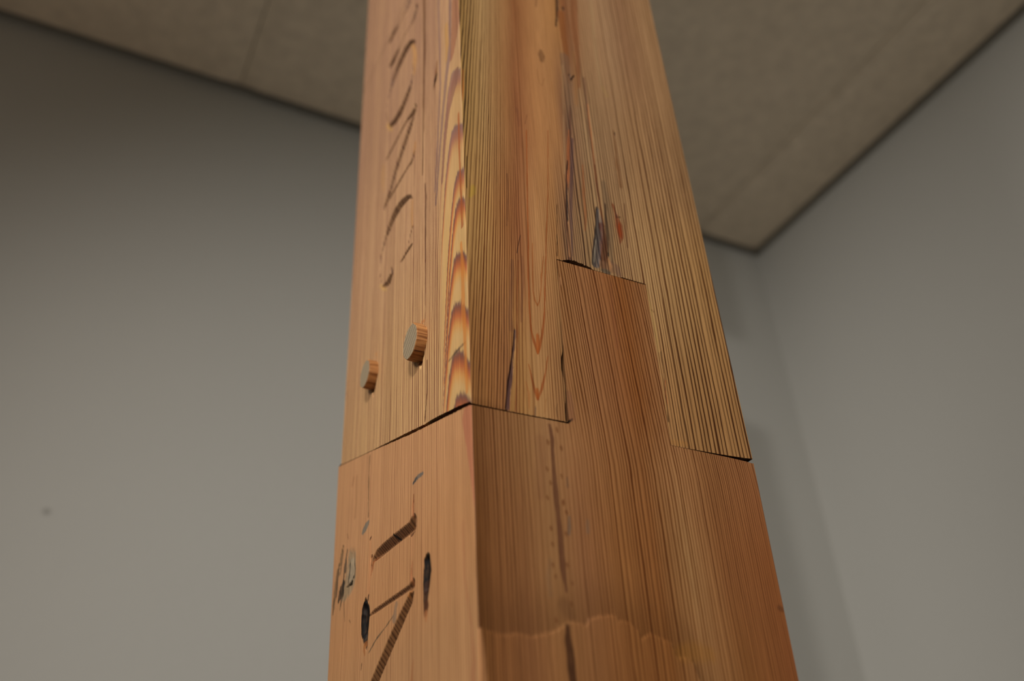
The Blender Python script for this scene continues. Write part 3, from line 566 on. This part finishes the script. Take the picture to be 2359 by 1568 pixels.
def relief_lower_right(u, v):
    # above the torn line the face was dressed a little deeper
    lu = np.array([p[0] for p in TORN_LEDGE]); lv = np.array([p[1] for p in TORN_LEDGE])
    edge = np.interp(u, lu, lv) + 0.8 * fibre(u, u * 0 + 3.0, 0.8, 9, 4)
    side = sstep(-0.5, 0.5, v - edge)
    fade = 1 - sstep(128, 150, u)
    h = 0.55 * side * fade * (1 - sstep(20, 75, v - edge))
    return h, np.full(u.shape, -1)

# --------------------------------------------------------------------------------------
# post geometry.  Local frame (millimetres): u across the wide face, y into its depth,
# v up from the front end of the shoulder.  Corner at u = 0, y = 0.
# --------------------------------------------------------------------------------------
SLOPE = 0.305                        # the shoulder climbs towards the back of the post
def W_up(v): return 190.0 - 0.0095 * v
def W_lo(v): return 190.0 + 0.0122 * v
def D_up(v): return 231.5 - 0.0085 * (v - 70)
def D_lo(v): return 238.0 + 0.0205 * (v - 73)
def seam_left(u): return np.interp(u, [0, 51, 87, 138, 165, 230, 245], [0.6, 15.7, 26.3, 42.6, 51.2, 71.2, 75.5])

class Soup:
    def __init__(self):
        self.v, self.q, self.f, self.r, self.own, self.n = [], [], [], [], [], 0
    def add(self, verts, quads, f, ring, owner=None):
        self.v.append(verts); self.q.append(quads + self.n); self.n += len(verts)
        self.f.append(f); self.r.append(ring)
        self.own.append(np.full(len(quads), -1) if owner is None else owner)
    def arrays(self):
        return (np.concatenate(self.v), np.concatenate(self.q), np.concatenate(self.f), np.concatenate(self.r), np.concatenate(self.own))

def grid_quads(nu, nv, flip=False):
    i = np.arange(nv - 1)[:, None] * nu + np.arange(nu - 1)[None, :]
    i = i.ravel()
    q = np.stack([i, i + 1, i + nu + 1, i + nu], -1)
    return q[:, ::-1] if flip else q

ROUND = 1.1
def face_grid(soup, side, ul, ur, vb, vt, nu, nv, field, relief, flip=False, edge_round=True):
    """a patch of a face; ul, ur: functions of v; vb, vt: functions of u (millimetres)"""
    s = np.linspace(0, 1, nu); t = np.linspace(0, 1, nv)
    S, T = np.meshgrid(s, t)
    um = ul(0.0) * (1 - s) + ur(0.0) * s
    V = vb(um)[None, :] * (1 - T) + vt(um)[None, :] * T
    U = ul(V) * (1 - S) + ur(V) * S
    u, v = U.ravel(), V.ravel()
    h, owner = relief(u, v)
    f, ring = field(u, v)
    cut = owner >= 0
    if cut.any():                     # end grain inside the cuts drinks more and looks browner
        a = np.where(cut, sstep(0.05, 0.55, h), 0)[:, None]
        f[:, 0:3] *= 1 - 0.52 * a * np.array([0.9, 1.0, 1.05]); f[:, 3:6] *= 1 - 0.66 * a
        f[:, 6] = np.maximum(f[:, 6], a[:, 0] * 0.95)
    if edge_round:                    # the arris is eased: both faces meet on a small quarter round
        wob = ROUND * (0.75 + 0.5 * vnoise(v / 14.0, v * 0, 8))
        th = (1 - np.clip(u / wob, 0, 1)) * math.pi / 4
        h = h + wob * (1 - np.cos(th))
        u = np.where(u < wob, wob * (1 - np.sin(th)), u)
    if side == 'right':
        P = np.stack([u, h, v], -1)
    else:
        P = np.stack([h, u, v], -1)
    q = grid_quads(nu, nv, flip)
    soup.add(P, q, f, ring, owner[q].max(1))
    return P.reshape(nv, nu, 3)

def skirt(soup, line, vec, field, n=2, flip=False):
    """extrude a boundary line (k,3) by a vector; sawn wood, darkened for joint shade"""
    k = len(line)
    t = np.linspace(0, 1, n)
    P = (line[None, :, :] + t[:, None, None] * np.asarray(vec, float)[None, None, :]).reshape(-1, 3)
    f, ring = field(P[:, 0] + P[:, 1] * 0.4, P[:, 2])
    f[:, 0:6] *= 0.55  # colour darkened to paint the shade inside the joint gaps
    soup.add(P, grid_quads(k, n, flip), f, ring)

def coarse_box(soup, x0, x1, y0, y1, z0, z1, field):
    v, q = box_arrays(x0, x1, y0, y1, z0, z1)
    f, ring = field(v[:, 0] * 0 + 100.0, v[:, 2] * 0 + 100.0)
    ring = ring * 0 + 0.25
    soup.add(v, q, f, ring)

const = lambda c: (lambda x: np.asarray(x, float) * 0 + c)

# tongue outline and its gaps
def tongue_left(v):  return np.interp(v, [0, 118.6], [60.0, 62.9])
def tongue_right(v): return np.interp(v, [0, 118.6], [128.7, 130.0])
def gap_left(v):     # the upper timber is broken away here and there along the tongue
    g = np.interp(v, [-5, 0, 6, 9, 16, 26, 30, 36, 44, 50, 54, 60, 95, 101, 106, 119, 124, 126],
                     [2.2, 2.2, 2.1, 1.9, 1.2, .8, 1.3, 2.5, 2.1, .6, .15, .1, .1, .45, .55, .35, .05, 0])
    return np.where(np.asarray(v) > 126, 0.0, g + 0.12 * np.abs(fibre(np.asarray(v, float), np.asarray(v, float) * 0, 1.5, 5, 61)) * (np.asarray(v) < 119))
def gap_right(v):
    return np.where(np.asarray(v) > 119, 0.0, np.interp(v, [0, 20, 60, 70, 119], [.1, .25, .2, .05, .05]))
def tongue_top(u):   # upper edge of the gap over the tongue
    g = np.interp(u, [62, 64, 68, 72, 74, 80, 84, 86, 100, 108, 109, 124, 129, 131], [.8, 2.0, 3.0, 3.6, 3.0, 2.3, 1.8, .3, .25, .2, .9, .8, .7, .4])
    g = g + np.where(np.asarray(u) < 84, 0.5, 0.06) * fibre(np.asarray(u, float), np.asarray(u, float) * 0, 0.9, 5, 71)
    return 118.3 + np.maximum(g, 0.1)
def shoulder_a(u):   # lower edge of the upper timber, left of the tongue
    g = np.interp(u, [0, 6, 20, 40, 46, 60], [.5, .35, .25, .35, .6, .7])
    return 0.95 + np.maximum(g + 0.22 * fibre(np.asarray(u, float), np.asarray(u, float) * 0, 1.0, 5, 81), 0.05)
def shoulder_c(u):   # and right of it: the joint opens towards the outer edge
    g = np.interp(u, [128, 140, 146, 165, 183, 190], [.10, .12, .3, .7, 1.5, 2.2])
    return 0.1 + g + 0.05 * fibre(np.asarray(u, float), np.asarray(u, float) * 0, 1.0, 5, 91)
def lower_top_a(u):  return np.interp(u, [0, 60], [0.35, 0.75]) + 0.12 * fibre(np.asarray(u, float), np.asarray(u, float) * 0, 1.3, 5, 83)
def lower_top_c(u):  return np.interp(u, [128, 170, 184, 190], [0.05, -0.2, -0.6, -1.2])
def gap_seam(u):     # width of the open joint on the narrow face
    return np.interp(u, [0, 3, 20, 50, 58, 64, 88, 125, 140, 160, 175, 240], [1.4, 2.3, 2.9, 2.8, 2.5, 1.9, 2.2, 1.2, .75, .25, .06, .04])
def upper_bottom_left(u):
    u = np.asarray(u, float)
    return seam_left(u) + gap_seam(u) * 0.95 + 0.25 * fibre(u, u * 0, 1.1, 5, 51) * (u < 170)
def lower_top_left(u):
    u = np.asarray(u, float)
    return seam_left(u) - gap_seam(u) * 0.05 + 0.4 * np.minimum(fibre(u, u * 0, 0.8, 5, 53), 0.3) * (u < 165)

VB, VT_R, VT_L = -165.0, 480.0, 660.0
FLOOR_V, CEIL_V = -1793.7, 1106.3

def plain(u, v): return np.zeros(u.shape), np.full(u.shape, -1)

# ---------------- upper timber ----------------
up_s = Soup()
a = face_grid(up_s, 'right', const(0.0), lambda v: tongue_left(v) - gap_left(v), shoulder_a, const(VT_R), 210, 480, field_upper_right, relief_upper_right)
skirt(up_s, a[0], (0, 60, 60 * SLOPE), field_upper_right)
side_rows = a[:, -1][a[:, -1][:, 2] < 121]
skirt(up_s, side_rows, (0, 60, 0), field_upper_right, flip=True)
b = face_grid(up_s, 'right', lambda v: tongue_left(v) - gap_left(v), lambda v: tongue_right(v) + gap_right(v), tongue_top, const(VT_R), 220, 362, field_upper_right, relief_upper_right, edge_round=False)
skirt(up_s, b[0], (0, 60, 60 * SLOPE * 0), field_upper_right)
cc = face_grid(up_s, 'right', lambda v: tongue_right(v) + gap_right(v), W_up, shoulder_c, const(VT_R), 150, 480, field_upper_right, relief_upper_right, edge_round=False)
bot = cc[0].copy()
skirt(up_s, bot, (0, 231, 231 * SLOPE), field_upper_right, n=8)
side_rows = cc[:, 0][cc[:, 0][:, 2] < 121]
skirt(up_s, side_rows, (0, 60, 0), field_upper_right)
# outer side and back, coarse
skirt(up_s, np.array([[190.0, 0, 2.0], [185.4, 0, VT_R]]), (0, 231, 0), field_upper_right, n=12)
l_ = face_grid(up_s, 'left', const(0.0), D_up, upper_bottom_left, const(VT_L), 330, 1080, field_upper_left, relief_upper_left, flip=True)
skirt(up_s, l_[0], (60, 0, 0), field_upper_left, flip=True)
skirt(up_s, np.array([[0.0, 231.5, 70.0], [0.0, 226.5, VT_L]]), (188, 0, 0), field_upper_left, n=8)
skirt(up_s, np.array([[0.0, 0.0, VT_R], [0.0, 0.0, VT_R + 1]]), (0, 228, 0), field_upper_left)
# above the frame: plain faces up to the ceiling, with an unseen notch shaped to leave a lit gap in the post's shadow
W_TOP, D_TOP, CUT0, CUT1 = 185.8, 226.0, 796.0, 926.0
face_grid(up_s, 'right', const(0.0), const(110.0), const(VT_R), const(CEIL_V), 150, 40, field_upper_right, plain)
face_grid(up_s, 'right', const(110.0), const(W_TOP), const(VT_R), const(CUT0), 110, 24, field_upper_right, plain, edge_round=False)
face_grid(up_s, 'right', const(110.0), const(W_TOP), const(CUT1), const(CEIL_V), 110, 16, field_upper_right, plain, edge_round=False)
face_grid(up_s, 'left', const(0.0), const(D_TOP), const(VT_L), const(CEIL_V), 260, 40, field_upper_left, plain, flip=True)
coarse_box(up_s, 1.2, W_TOP, 1.2, D_TOP, VT_R, CUT0, field_upper_left)
coarse_box(up_s, 1.2, 110, 1.2, D_TOP, CUT0, CUT1, field_upper_left)
coarse_box(up_s, 110, W_TOP, 76, D_TOP, CUT0, CUT1, field_upper_left)
coarse_box(up_s, 1.2, W_TOP, 1.2, D_TOP, CUT1, CEIL_V, field_upper_left)

# ---------------- lower timber ----------------
lo_s, ton_s = Soup(), Soup()
la = face_grid(lo_s, 'right', const(0.0), const(60.0), const(VB), lower_top_a, 104, 170, field_lower_right, relief_lower_right)
skirt(lo_s, la[-1], (0, 60, 60 * SLOPE), field_lower_right, flip=True)
face_grid(lo_s, 'right', const(60.0), const(128.7), const(VB), const(0.0), 118, 170, field_lower_right, relief_lower_right, edge_round=False)
lc = face_grid(lo_s, 'right', const(128.7), W_lo, const(VB), lower_top_c, 106, 170, field_lower_right, relief_lower_right, edge_round=False)
skirt(lo_s, lc[-1], (0, 234, 234 * SLOPE), field_lower_right, n=8, flip=True)
skirt(lo_s, np.array([[188.0, 0, VB], [190.0, 0, -0.75]]), (0, 236, 0), field_lower_right, n=12)
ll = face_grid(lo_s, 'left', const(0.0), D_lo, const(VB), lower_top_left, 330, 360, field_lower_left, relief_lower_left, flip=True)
skirt(lo_s, ll[-1], (60, 0, 0), field_lower_left)
skirt(lo_s, np.array([[0.0, 233.0, VB], [0.0, 238.2, 72.0]]), (188, 0, 0), field_lower_left, n=8)
skirt(lo_s, np.array([[0.0, 237.9, 73.0], [0.0, 230.5, 73.0]]), (188, 0, 0), field_lower_left, n=8)
face_grid(lo_s, 'right', const(0.0), const(188.0), const(FLOOR_V), const(VB), 230, 90, field_lower_right, plain)
face_grid(lo_s, 'left', const(0.0), const(233.0), const(FLOOR_V), const(VB), 230, 90, field_lower_left, plain, flip=True)
coarse_box(lo_s, 1.2, 187.9, 1.2, 233.0, FLOOR_V, VB, field_lower_left)
# the tongue, let into the upper timber
tg = face_grid(ton_s, 'right', tongue_left, tongue_right, const(0.0), const(118.3), 118, 140, field_lower_right, relief_lower_right, edge_round=False)
skirt(ton_s, tg[-1], (0, 60, 0), field_lower_right, flip=True)
skirt(ton_s, tg[:, 0], (0, 60, 0), field_lower_right)
skirt(ton_s, tg[:, -1], (0, 60, 0), field_lower_right, flip=True)

# ======================================================================================
# node materials
# ======================================================================================
def new_mat(name, rough=0.6, spec=0.3):
    mt = bpy.data.materials.new(name)
    mt.use_nodes = True
    nt = mt.node_tree
    bsdf = nt.nodes['Principled BSDF']
    bsdf.inputs['Roughness'].default_value = rough
    bsdf.inputs['Specular IOR Level'].default_value = spec
    return mt, nt, bsdf

def node(nt, typ, **kw):
    n = nt.nodes.new(typ)
    for k, v in kw.items():
        setattr(n, k, v)
    return n

def math_node(nt, op, a, b=None, c=None, clamp=False):
    n = nt.nodes.new('ShaderNodeMath')
    n.operation = op
    n.use_clamp = clamp
    for i, x in enumerate((a, b, c)):
        if x is None:
            continue
        if isinstance(x, (int, float)):
            n.inputs[i].default_value = x
        else:
            nt.links.new(x, n.inputs[i])
    return n.outputs[0]

def noise(nt, vec, scale, detail=3.0, rough=0.55):
    n = nt.nodes.new('ShaderNodeTexNoise')
    n.inputs['Scale'].default_value = scale
    n.inputs['Detail'].default_value = detail
    n.inputs['Roughness'].default_value = rough
    nt.links.new(vec, n.inputs['Vector'])
    return n.outputs['Fac']

def stretched(nt, sx, sy, sz):
    tc = nt.nodes.new('ShaderNodeTexCoord')
    mp = nt.nodes.new('ShaderNodeMapping')
    mp.inputs['Scale'].default_value = (sx, sy, sz)
    nt.links.new(tc.outputs['Object'], mp.inputs['Vector'])
    return mp.outputs['Vector']

def ramp(nt, fac, stops):
    r = nt.nodes.new('ShaderNodeValToRGB')
    el = r.color_ramp.elements
    el[0].position, el[0].color = stops[0][0], (*stops[0][1], 1)
    el[1].position, el[1].color = stops[-1][0], (*stops[-1][1], 1)
    for p, c in stops[1:-1]:
        e = el.new(p)
        e.color = (*c, 1)
    nt.links.new(fac, r.inputs['Fac'])
    return r.outputs['Color']

def mix(nt, fac, a, b, mode='MIX'):
    n = nt.nodes.new('ShaderNodeMix')
    n.data_type = 'RGBA'
    n.blend_type = mode
    for i, x in ((0, fac), (6, a), (7, b)):
        if isinstance(x, (int, float)):
            n.inputs[i].default_value = x
        elif isinstance(x, tuple):
            n.inputs[i].default_value = (*x, 1)
        else:
            nt.links.new(x, n.inputs[i])
    return n.outputs[2]

def attr(nt, name):
    n = nt.nodes.new('ShaderNodeAttribute')
    n.attribute_name = name
    return n

def make_pine():
    mt, nt, bsdf = new_mat('pine', 0.55, 0.14)
    ring = attr(nt, 'ring').outputs['Fac']
    strength = attr(nt, 'late_strength').outputs['Fac']
    early = attr(nt, 'early').outputs['Color']
    late = attr(nt, 'late').outputs['Color']
    # fine waviness of the growth rings along the grain
    wav = noise(nt, stretched(nt, 260, 260, 22), 1.0, 3)
    wav = math_node(nt, 'MULTIPLY', math_node(nt, 'SUBTRACT', wav, 0.5), 0.55)
    r = math_node(nt, 'ADD', ring, wav)
    fr = math_node(nt, 'FRACT', r)
    wn = node(nt, 'ShaderNodeTexWhiteNoise', noise_dimensions='1D')
    nt.links.new(math_node(nt, 'FLOOR', r), wn.inputs['W'])
    k = math_node(nt, 'MULTIPLY_ADD', wn.outputs['Value'], 0.6, 0.62)
    prof = ramp(nt, fr, [(0.0, (0.2,) * 3), (0.08, (0.0,) * 3), (0.40, (0.05,) * 3), (0.56, (0.4,) * 3), (0.70, (1.0,) * 3), (0.88, (1.0,) * 3), (1.0, (0.2,) * 3)])
    amount = math_node(nt, 'MULTIPLY', math_node(nt, 'MULTIPLY', prof, strength), k, clamp=True)
    # faint lines between the main rings
    fr2 = math_node(nt, 'FRACT', math_node(nt, 'MULTIPLY_ADD', ring, 2.73, math_node(nt, 'MULTIPLY', wav, 3.0)))
    prof2 = ramp(nt, fr2, [(0.0, (0.0,) * 3), (0.5, (0.1,) * 3), (0.8, (1.0,) * 3), (1.0, (0.0,) * 3)])
    amount = math_node(nt, 'MAXIMUM', amount, math_node(nt, 'MULTIPLY', math_node(nt, 'MULTIPLY', prof2, strength), 0.32))
    col = mix(nt, amount, early, late)
    # fibres
    fib = noise(nt, stretched(nt, 1500, 1500, 40), 1.0, 4, 0.6)
    fibc = ramp(nt, fib, [(0.25, (0.80, 0.78, 0.76)), (0.5, (1.0,) * 3), (0.75, (1.13, 1.13, 1.12))])
    col = mix(nt, 1.0, col, fibc, 'MULTIPLY')
    # low-frequency mottling drawn out along the grain
    pl = noise(nt, stretched(nt, 60, 60, 3.5), 1.0, 2)
    plc = ramp(nt, pl, [(0.3, (0.93, 0.92, 0.90)), (0.7, (1.07, 1.07, 1.07))])
    col = mix(nt, 1.0, col, plc, 'MULTIPLY')
    # scattered dark resin canals
    rc = noise(nt, stretched(nt, 1900, 1900, 110), 1.0, 1)
    rcm = ramp(nt, rc, [(0.72, (0.0,) * 3), (0.80, (0.45,) * 3)])
    col = mix(nt, rcm, col, mix(nt, 0.6, col, late))
    nt.links.new(col, bsdf.inputs['Base Color'])
    bh = math_node(nt, 'MULTIPLY_ADD', fib, 0.35, math_node(nt, 'MULTIPLY', amount, 0.5))
    bump = node(nt, 'ShaderNodeBump')
    bump.inputs['Strength'].default_value = 0.35
    bump.inputs['Distance'].default_value = 0.0003
    nt.links.new(bh, bump.inputs['Height'])
    nt.links.new(bump.outputs['Normal'], bsdf.inputs['Normal'])
    return mt
PINE = make_pine()

def make_peg_side():
    mt, nt, bsdf = new_mat('peg_side', 0.6, 0.2)
    n = noise(nt, stretched(nt, 25, 420, 420), 1.0, 4, 0.6)
    col = ramp(nt, n, [(0.30, tuple(lin((60, 32, 14)) / GAIN_RIGHT[:3])), (0.42, tuple(lin((112, 68, 34)) / GAIN_RIGHT[:3])), (0.6, tuple(lin((150, 102, 58)) / GAIN_RIGHT[:3])), (0.75, tuple(lin((166, 118, 70)) / GAIN_RIGHT[:3]))])
    nt.links.new(col, bsdf.inputs['Base Color'])
    return mt
def make_peg_end():
    mt, nt, bsdf = new_mat('peg_end_grain', 0.75, 0.15)
    vec = stretched(nt, 1, 1, 1)
    sep = node(nt, 'ShaderNodeSeparateXYZ')
    nt.links.new(vec, sep.inputs[0])
    d = math_node(nt, 'ADD', math_node(nt, 'MULTIPLY', sep.outputs['Y'], 150.0), math_node(nt, 'MULTIPLY', sep.outputs['Z'], 205.0))
    d = math_node(nt, 'ADD', d, math_node(nt, 'MULTIPLY', noise(nt, vec, 90.0, 2), 0.7))
    fr = math_node(nt, 'FRACT', d)
    col = ramp(nt, fr, [(0.0, tuple(lin((112, 94, 72)) / GAIN_LEFT[:3])), (0.25, tuple(lin((148, 130, 104)) / GAIN_LEFT[:3])), (0.7, tuple(lin((144, 126, 100)) / GAIN_LEFT[:3])), (1.0, tuple(lin((114, 96, 74)) / GAIN_LEFT[:3]))])
    sp = noise(nt, vec, 1400.0, 2)
    col = mix(nt, 1.0, col, ramp(nt, sp, [(0.3, (0.86,) * 3), (0.7, (1.1,) * 3)]), 'MULTIPLY')
    nt.links.new(col, bsdf.inputs['Base Color'])
    return mt
PEG_SIDE, PEG_END = make_peg_side(), make_peg_end()

def paint(name, colour, bump_scale, bump_dist, mottling, spot=None, mot_scale=2.2):
    mt, nt, bsdf = new_mat(name, 0.7, 0.2)
    vec = stretched(nt, 1, 1, 1)
    m1 = noise(nt, vec, mot_scale, 4)
    c = np.array(colour)
    col = ramp(nt, m1, [(0.3, tuple(c * (1 - mottling))), (0.7, tuple(c * (1 + mottling)))])
    if spot:
        for p, rad, k in spot:
            dn = node(nt, 'ShaderNodeVectorMath', operation='DISTANCE')
            nt.links.new(vec, dn.inputs[0])
            dn.inputs[1].default_value = p
            f = ramp(nt, math_node(nt, 'DIVIDE', dn.outputs['Value'], rad), [(0.4, (k,) * 3), (1.0, (0,) * 3)])
            col = mix(nt, f, col, (0.12, 0.10, 0.09))
    nt.links.new(col, bsdf.inputs['Base Color'])
    b = node(nt, 'ShaderNodeBump')
    b.inputs['Strength'].default_value = 0.4
    b.inputs['Distance'].default_value = bump_dist
    nt.links.new(noise(nt, vec, bump_scale, 4), b.inputs['Height'])
    nt.links.new(b.outputs['Normal'], bsdf.inputs['Normal'])
    return mt

WALL_PAINT = paint('wall_paint', (0.51, 0.51, 0.485), 60, 0.001, 0.012, spot=[((-0.015, 1.235, 2.051), 0.007, 0.4)])
CEIL_PAINT = paint('ceiling_texture', (0.86, 0.745, 0.60), 70, 0.004, 0.09, mot_scale=45)
CEIL_BACK = paint('ceiling_backing', (0.40, 0.35, 0.29), 50, 0.002, 0.03)
FLOOR_MAT = paint('floor_boards', (0.58, 0.53, 0.45), 20, 0.001, 0.1)

# ======================================================================================
# the room
# ======================================================================================
X0, X1, Y0, Y1, H = -2.8, 1.353, -2.8, 1.235, 2.90
def slab(name, x0, x1, y0, y1, z0, z1, mat, parent=None, structure=True):
    v, q = box_arrays(x0, x1, y0, y1, z0, z1)
    o = mesh_object(name, v, q, mat, parent)
    if structure:
        o['kind'] = 'structure'
    return o
slab('floor', X0 - .1, X1 + .1, Y0 - .1, Y1 + .1, -0.06, 0.0, FLOOR_MAT)
slab('wall_left', X0 - .1, X1 + .1, Y1, Y1 + .1, 0.0, H + .02, WALL_PAINT)
slab('wall_right', X1, X1 + .1, Y0 - .1, Y1, 0.0, H + .02, WALL_PAINT)
slab('wall_back', X0 - .1, X1, Y0 - .1, Y0, 0.0, H + .02, WALL_PAINT)
slab('wall_front', X0 - .1, X0, Y0, Y1, 0.0, H + .02, WALL_PAINT)
ceiling = slab('ceiling', X0 - .1, X1 + .1, Y0 - .1, Y1 + .1, H + .02, H + .08, CEIL_BACK)
edges = [X0 + .01, -1.93, -0.90, 0.131, 1.163, X1 - .020]
for xa, xb in zip(edges[:-1], edges[1:]):
    # each panel is a shallow tray whose long edges are chamfered, so the joints are faint grooves
    x = [xa + .0008, xa + .0008, xa + .035, xb - .035, xb - .0008, xb - .0008]
    z = [H + .02, H + .0035, H, H, H + .0035, H + .02]
    pv = np.array([(a_, yy, c_) for yy in (Y0 + .016, Y1 - .022) for a_, c_ in zip(x, z)])
    pq = np.array([(i, i + 1, i + 7, i + 6) for i in range(5)])
    mesh_object('ceiling_panel', pv, pq, CEIL_PAINT, ceiling)

# ======================================================================================
# the post
# ======================================================================================
CX, CY, CZ = 0.18268, 0.384, 1.79373
root = bpy.data.objects.new('timber_post', None)
scene.collection.objects.link(root)
root.empty_display_size = 0.2
root.location = (CX + 0.094, CY + 0.115, 0.0)
root['label'] = 'pegged two-piece pine post with carved capital letters, standing in the white room corner'
root['category'] = 'post'
BASE = np.array(root.location) - np.array([CX, CY, CZ])

def wood_object(name, soup_arrays, sel, parent, smooth=True):
    v, q, f, r, own = soup_arrays
    q = q[sel]
    used, inv = np.unique(q, return_inverse=True)
    q = inv.reshape(q.shape)
    one = np.ones((len(used), 1))
    f = f[used]
    return mesh_object(name, v[used] / 1000.0 - BASE, q, PINE, parent, {
        'ring': ('FLOAT', r[used]), 'late_strength': ('FLOAT', f[:, 6]),
        'early': ('FLOAT_COLOR', np.concatenate([np.clip(f[:, 0:3], 0, 1), one], 1)),
        'late': ('FLOAT_COLOR', np.concatenate([np.clip(f[:, 3:6], 0, 1), one], 1))}, smooth=smooth)

A = up_s.arrays()
upper = wood_object('upper_timber', A, A[4] < 0, root)
for i in range(4):
    o = wood_object('carved_letter', A, A[4] == i, upper)
    o['label'] = ['faint carved letter near the top of the upper timber', 'carved letter O in the upper timber', 'carved letter N in the upper timber', 'carved letter G just above the pegs'][i]
A = lo_s.arrays()
lower = wood_object('lower_timber', A, A[4] < 0, root)
upper['label'] = 'upper pine timber with flame grain at its corner'
lower['label'] = 'lower pine timber with black nail stains and a torn ledge'
for i in range(2):
    o = wood_object('carved_letter', A, A[4] == i, lower)
    o['label'] = ['carved letter I just below the joint', 'carved letter N crossed by a black stain'][i]
A = ton_s.arrays()
tongue = wood_object('tongue', A, A[4] < 0, lower)
tongue['label'] = 'rectangular tongue let into the upper timber'

for n_, (pu, pv, r, out) in enumerate(PEGS):
    rng = np.random.RandomState(4 + n_)
    N = 20
    ang = np.linspace(0, 2 * math.pi, N, endpoint=False) + 0.1
    # whittled, slightly eight-sided
    rad = r * (0.985 - 0.03 * np.cos(8 * ang + n_) + 0.02 * rng.uniform(-1, 1, N))
    rows = [(14.0, 1.0), (0.0, 1.0), (-out * 0.55, 0.99), (-out + 0.35, 0.975), (-out, 0.945)]
    V = []
    for x, k in rows:
        tilt = 0.0
        V += [(x + tilt, pu + k * rr * math.cos(a_), pv + k * rr * math.sin(a_)) for a_, rr in zip(ang, rad)]
    V = np.array(V)
    Q = []
    for i in range(len(rows) - 1):
        for j in range(N):
            Q.append((i * N + j, i * N + (j + 1) % N, (i + 1) * N + (j + 1) % N, (i + 1) * N + j))
    peg = mesh_object('wooden_peg', V / 1000.0 - BASE, np.array(Q), PEG_SIDE, root)
    peg['label'] = ['larger peg nearer the corner', 'smaller peg nearer the far edge'][n_]
    ring_ = V[-N:]
    cen = ring_.mean(0)
    inner = cen + (ring_ - cen) * 0.5
    EV = np.concatenate([ring_, inner, [cen]])
    EQ = [(j, (j + 1) % N, N + (j + 1) % N, N + j) for j in range(N)] + [(N + j, N + (j + 1) % N, N + (j + 2) % N, 2 * N) for j in range(0, N, 2)]
    mesh_object('end_face', EV / 1000.0 - BASE, np.array(EQ), PEG_END, peg)['label'] = 'grey-brown end grain of the peg'
